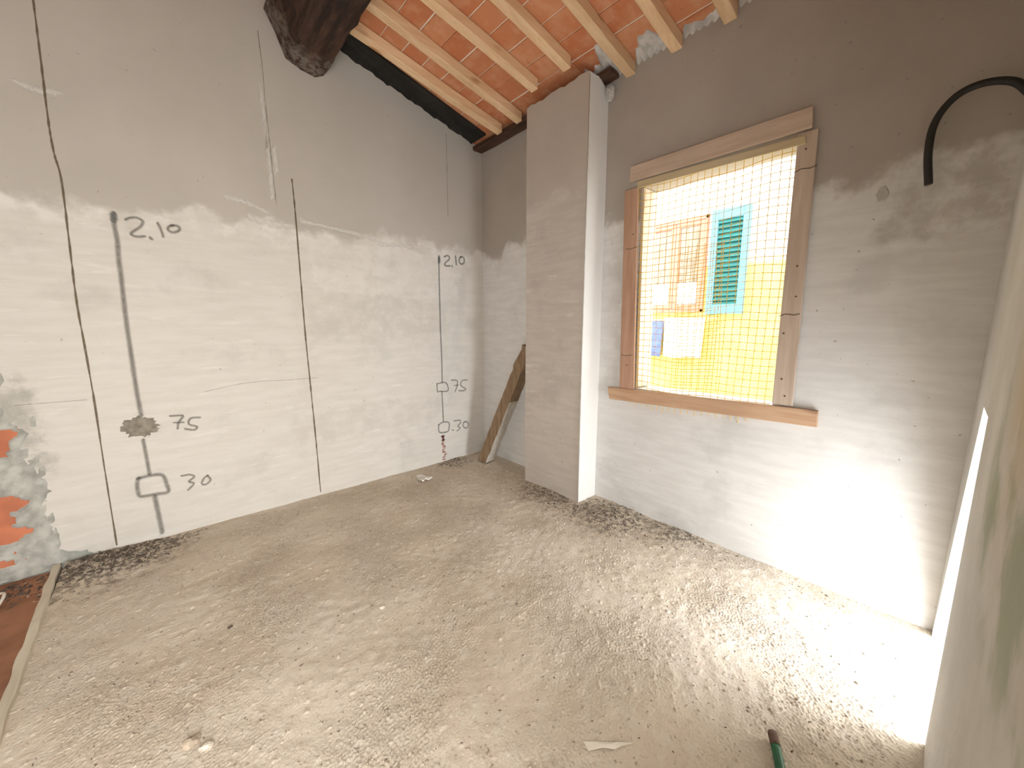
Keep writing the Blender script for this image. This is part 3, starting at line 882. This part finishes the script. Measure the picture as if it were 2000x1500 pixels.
for k in range(18):
    z = sz0+.15+k*(sz1-sz0-.30)/17
    V = [(NXF-.058, y, z-.030) for y in (s0+.085, s1-.085)]+[(NXF-.028, y, z+.022) for y in (s1-.085, s0+.085)]
    V += [(x+.007, y, z_+.004) for (x, y, z_) in V]
    npart(sh, obj('slat', V, [(0, 1, 2, 3), (7, 6, 5, 4), (0, 4, 5, 1), (1, 5, 6, 2), (2, 6, 7, 3), (3, 7, 4, 0)], M['green']))
v, f = box_vf(NXF-.017, NXF-.012, s0+.08, s1-.08, sz0+.1, sz1-.1)
npart(sh, obj('back_panel', v, f, M['green']))
def cloth(name, y0, y1, z0, z1, mat, skew, amp):
    ny, nz = 22, 16; V, F = [], []
    for j in range(nz+1):
        for i in range(ny+1):
            s_, t_ = i/ny, j/nz
            y = y0+(y1-y0)*s_+skew*t_*(1 if s_ < .5 else .2); z = z1+(z0-z1)*t_+.012*math.sin(s_*7)*t_
            V.append((NXF-.10+amp*math.sin(s_*11+t_*2), y, z))
    for j in range(nz):
        for i in range(ny):
            a = j*(ny+1)+i; F.append((a, a+1, a+ny+2, a+ny+1))
    o = obj(name, V, F, mat, None, True)
    md = o.modifiers.new('thickness', 'SOLIDIFY'); md.thickness = .006
    return o
thing(cloth('hanging_towel', -.715, -.300, 1.03, 1.58, plain('blue_cloth', (.13, .17, .42), .9, .15), .04, .010), 'blue cloth hanging under the salmon window across the alley', 'towel')
thing(cloth('hanging_sheet', -1.315, -.735, 1.04, 1.62, plain('white_cloth', (.80, .80, .78), .9, .02), .03, .012), 'white cloth hanging beside the blue one across the alley', 'sheet')
V, F = tube_vf([(NXF+.01, -1.44, 1.615), (NXF-.09, -1.44, 1.615), (NXF-.10, -1.42, 1.615), (NXF-.10, -.8, 1.60), (NXF-.10, -.22, 1.59), (NXF-.09, -.20, 1.59), (NXF+.01, -.20, 1.59)], .004, 6)
line = thing(obj('washing_line', V, F, plain('line_cord', (.8, .78, .7), .8)), 'thin cord carrying the cloths across the alley', 'line')

# ================================================================== things in the room
# rotten squared timber leaning in the recess
def timber():
    root = empty('leaning_timber', (-.21, -.30, 0))
    base = Vector((-.215, -.305, .012)); top = Vector((-.115, -.905, 1.30))
    ax = (top-base).normalized()
    u = Vector((1, .15, 0)); u = (u-ax*u.dot(ax)).normalized(); w = ax.cross(u)
    n = 26; L = (top-base).length
    V = []; hw, hh = .068, .058
    for i in range(n+1):
        p = base+ax*L*i/n
        for q, (a, c) in enumerate(((-1, -1), (0, -1.02), (1, -1), (1, 1), (0, 1.02), (-1, 1))):
            j = (.004 if i < n-5 else .010) if 0 < i else 0
            k = 1 - (.35*max(0, (i-n+4)/4) if q in (4, 5) else 0)
            V.append(p+u*(a*hw*k+random.uniform(-j, j))+w*(c*hh+random.uniform(-j, j)))
    # foot sits level on the floor
    for q in range(6):
        V[q] = V[q]-ax*((V[q].z-.004)/ax.z)
    F = []
    mats = []
    for i in range(n):
        for q in range(6):
            a = i*6; F.append((a+q, a+(q+1) % 6, a+6+(q+1) % 6, a+6+q)); mats.append(q)
    F += [tuple(range(6)), tuple(n*6+q for q in range(6))[::-1]]
    me = bpy.data.meshes.new('leaning_timber'); me.from_pydata([tuple(q) for q in V], [], F)
    me.materials.append(M['rotten']); me.materials.append(M['timber_pale'])
    for i, pol in enumerate(me.polygons):
        if i < len(mats) and i < 6*15 and mats[i] in PALE: pol.material_index = 1
    bm = bmesh.new(); bm.from_mesh(me); bmesh.ops.recalc_face_normals(bm, faces=bm.faces); bm.to_mesh(me); bm.free()
    bpy.data.objects.remove(root)
    return link('leaning_timber', me)
PALE = (0, 1)
thing(timber(), 'old rotten squared timber leaning in the shady recess behind the pier', 'timber')

# black hose end curling out of the right wall
P = spline([(-.10, YC+.002, 2.40), (-.085, -3.66, 2.485), (-.07, -3.575, 2.520), (-.06, -3.50, 2.500), (-.055, -3.452, 2.42), (-.055, -3.445, 2.30), (-.055, -3.462, 2.155)], 8)
hose = empty('black_hose', (-.10, YC, 2.40))
V, F = tube_vf([p-hose.location for p in P], .0145, 12, False)
M['hose'] = plain('black_polyethylene', (.022, .020, .018), .55, .2, 20, .4)
obj('hose_body', V, F, M['hose'], hose, True)
e1, e0 = P[-1]-hose.location, P[-2]-hose.location
d = (e1-e0).normalized()
V, F = tube_vf([e1, e1+d*.0005, e1-d*.02], [.0145, .0095, .0095], 12, False)
obj('hose_mouth', V, F, plain('hose_inside', (.10, .085, .07), .8), hose, True)
thing(hose, 'black plastic hose curling out of the top right corner', 'hose')

# green conduit stub on the floor
gp = [(-1.20, -3.342), (-1.29, -3.385), (-1.42, -3.44), (-1.62, -3.50), (-1.85, -3.54)]
gz = [.030, .024, .022, .02, .018]
P = spline([(x, y, fz(x, y)+z) for (x, y), z in zip(gp, gz)], 8)
green = empty('green_conduit', (-1.20, -3.342, 0))
rr = []
V, F = tube_vf([p-green.location for p in P[4:]], [.0155+.0012*(i % 2) for i in range(len(P)-4)], 12, True)
obj('conduit_body', V, F, plain('green_corrugated_plastic', (.012, .115, .045), .45, .15, 30, .4), green, True)
V, F = tube_vf([p-green.location for p in P[:5]], [.0165, .017, .0165, .0165, .0165], 12, True)
obj('taped_end', V, F, plain('brown_tape', (.16, .10, .075), .7, .2, 30), green, True)
thing(green, 'green plastic conduit with a brown taped end lying on the floor', 'conduit')

# torn strip of pale paper in the foreground
def scrap(name, pts, mat, th=.0012, lift=.006, fold=.006):
    """flat torn piece with its own thickness, lying slightly curled on the floor"""
    cx = sum(p[0] for p in pts)/len(pts); cy = sum(p[1] for p in pts)/len(pts)
    bm = bmesh.new()
    c = bm.verts.new((cx, cy, fz(cx, cy)+lift))
    vs = [bm.verts.new((x, y, fz(x, y)+lift*.6+fold*(k % 2))) for k, (x, y) in enumerate(pts)]
    for k in range(len(vs)): bm.faces.new((c, vs[k], vs[(k+1) % len(vs)]))
    bmesh.ops.recalc_face_normals(bm, faces=bm.faces)
    bmesh.ops.solidify(bm, geom=list(bm.faces), thickness=th)
    me = bpy.data.meshes.new(name); bm.to_mesh(me); bm.free()
    return link(name, me, mat)
M['paper'] = plain('torn_paper', (.84, .78, .68), .85, .04)
thing(scrap('paper_scrap', [(-1.737, -2.884), (-1.700, -2.915), (-1.665, -2.950), (-1.640, -2.972), (-1.600, -3.010), (-1.646, -2.985), (-1.672, -2.975), (-1.700, -2.945), (-1.750, -2.915)], M['paper'], lift=.009, fold=.0015),
      'torn pale paper strip lying in the foreground', 'paper')
thing(scrap('plaster_flake', [(-1.03, -.21), (-.985, -.235), (-.955, -.30), (-.93, -.355), (-.97, -.36), (-1.0, -.345), (-1.035, -.375), (-1.055, -.37), (-1.05, -.29)], plain('white_flake', (.80, .76, .70), .9), .010, .016, .012),
      'crumpled white flake on the floor near the left wall', 'flake')

# pale strip edging the screed, and a bent white cable beyond it
def strip():
    n = 46; V, F = [], []
    for i in range(n+1):
        y = -.02-2.30*i/n
        x = -3.437+.040*(-y)/1.0+.002*math.sin(i*.9)
        w = .019+.002*math.sin(i*1.4)+random.uniform(-.0015, .0015)
        z = .010+random.uniform(-.002, .002)
        V += [(x-w, y, -.034), (x-w*.9, y, z), (x+w*.9, y, z), (x+w, y, -.034)]
    for i in range(n):
        for k in range(3): F.append((4*i+k, 4*i+k+1, 4*i+k+5, 4*i+k+4))
    F += [(0, 1, 2, 3), (4*n+3, 4*n+2, 4*n+1, 4*n)]
    return obj('trim_1', V, F, M['threshold'])
struct(strip(), 'pale strip edging the screed at the lower left')
P = spline([(-3.70, -.30, -.02), (-3.62, -.27, .03), (-3.575, -.33, .045), (-3.60, -.47, .01), (-3.66, -.60, -.02)], 8)
V, F = tube_vf(P, .007, 8)
thing(obj('white_cable', V, F, plain('white_cable_sheath', (.75, .72, .63), .6), None, True), 'bent white cable at the left edge beyond the pale strip', 'cable')

# crumbs: too many and too small to count
def crumbs(name, spots, mat, label, parent=None):
    T4 = [Vector((1, 0, -.4)), Vector((-.5, .87, -.4)), Vector((-.5, -.87, -.4)), Vector((0, 0, .8)), Vector((.4, .5, .5))]
    F4 = [(0, 2, 1), (0, 1, 4), (1, 3, 4), (0, 4, 3), (1, 2, 3), (2, 0, 3)]
    V, F = [], []
    for (x, y, s, e) in spots:
        a = random.uniform(0, 6.3); ca, sa = math.cos(a), math.sin(a)
        z = fz(x, y) if x > -3.40 else -.035
        k = len(V)
        sx, sy, sz = s*e, s/math.sqrt(e), s*random.uniform(.35, .8)
        for q in T4:
            px, py = q.x*sx, q.y*sy
            V.append((x+px*ca-py*sa, y+px*sa+py*ca, z+(q.z+.25)*sz))
        F += [tuple(k+i for i in q) for q in F4]
    o = obj(name, V, F, mat)
    o['kind'] = 'stuff'; o['label'] = label; o['category'] = 'debris'
    return o
def cloud(n, cx, cy, sx, sy, s0, s1, e=1.8):
    out = []
    while len(out) < n:
        x, y = random.gauss(cx, sx), random.gauss(cy, sy)
        if -3.85 < x < -.012 and YC+.02 < y < -.012 and not (x > -.25 and -1.66 < y < -.96):
            out.append((x, y, random.uniform(s0, s1)*random.uniform(.5, 1), random.uniform(1, e)))
    return out
dark = plain('dark_crumbs', (.13, .105, .085), .95, .3, 40); light = plain('pale_crumbs', (.62, .55, .46), .95, .2, 40)
sand = plain('sandy_crumbs', (.42, .345, .265), .95, .25, 40)
crumbs('pier_sweepings', cloud(420, -.33, -1.45, .09, .22, .003, .012, 3)+cloud(420, -.20, -1.95, .12, .20, .003, .011, 3)+cloud(160, -.07, -2.4, .05, .25, .003, .009, 3),
       dark, 'dark sweepings heaped round the foot of the pier')
crumbs('corner_rubble', cloud(420, -3.25, -.14, .14, .10, .004, .018, 3)+cloud(200, -3.0, -.10, .14, .06, .004, .012, 3)+cloud(150, -3.6, -.15, .1, .08, .005, .018, 3),
       dark, 'dark rubble under the broken plaster at the left')
crumbs('corner_crumbs', cloud(150, -.50, -.06, .10, .05, .003, .010, 2), dark, 'dark crumbs under the broken chase near the corner')
crumbs('pale_crumbs', cloud(260, -.3, -1.6, .16, .35, .002, .008, 2.5)+cloud(120, -3.2, -.15, .2, .12, .003, .010, 3)
       + [(random.uniform(-3.35, -.05), random.uniform(-3.65, -.05), random.uniform(.0015, .006), random.uniform(1, 2)) for _ in range(900)],
       light, 'pale plaster crumbs scattered over the screed')
crumbs('sandy_crumbs', [(random.uniform(-3.35, -.05), random.uniform(-3.65, -.05), random.uniform(.002, .008), random.uniform(1, 2)) for _ in range(2600)],
       sand, 'sandy grit scattered over the screed')
crumbs('dark_grit', [(random.uniform(-3.35, -.05), random.uniform(-3.65, -.05), random.uniform(.0015, .0055), random.uniform(1, 3)) for _ in range(700)],
       dark, 'dark grit scattered over the screed')
# a few clods big enough to single out
for (x, y, s, lab, mt) in ((-2.83, -1.93, .028, 'brown earth clod on the screed at the lower left', sand), (-2.79, -1.98, .022, 'pale plaster clod beside the brown clod at the lower left', light),
                           (-2.02, -1.73, .016, 'small pale clod in the middle left of the floor', light), (-2.66, -1.35, .012, 'small dark pebble on the left of the floor', dark)):
    o = lump('clod', (x, y, fz(x, y)+s*.25), (s, s*.8, s*.5), mt, None, 2, .22)
    thing(o, lab, 'clod')
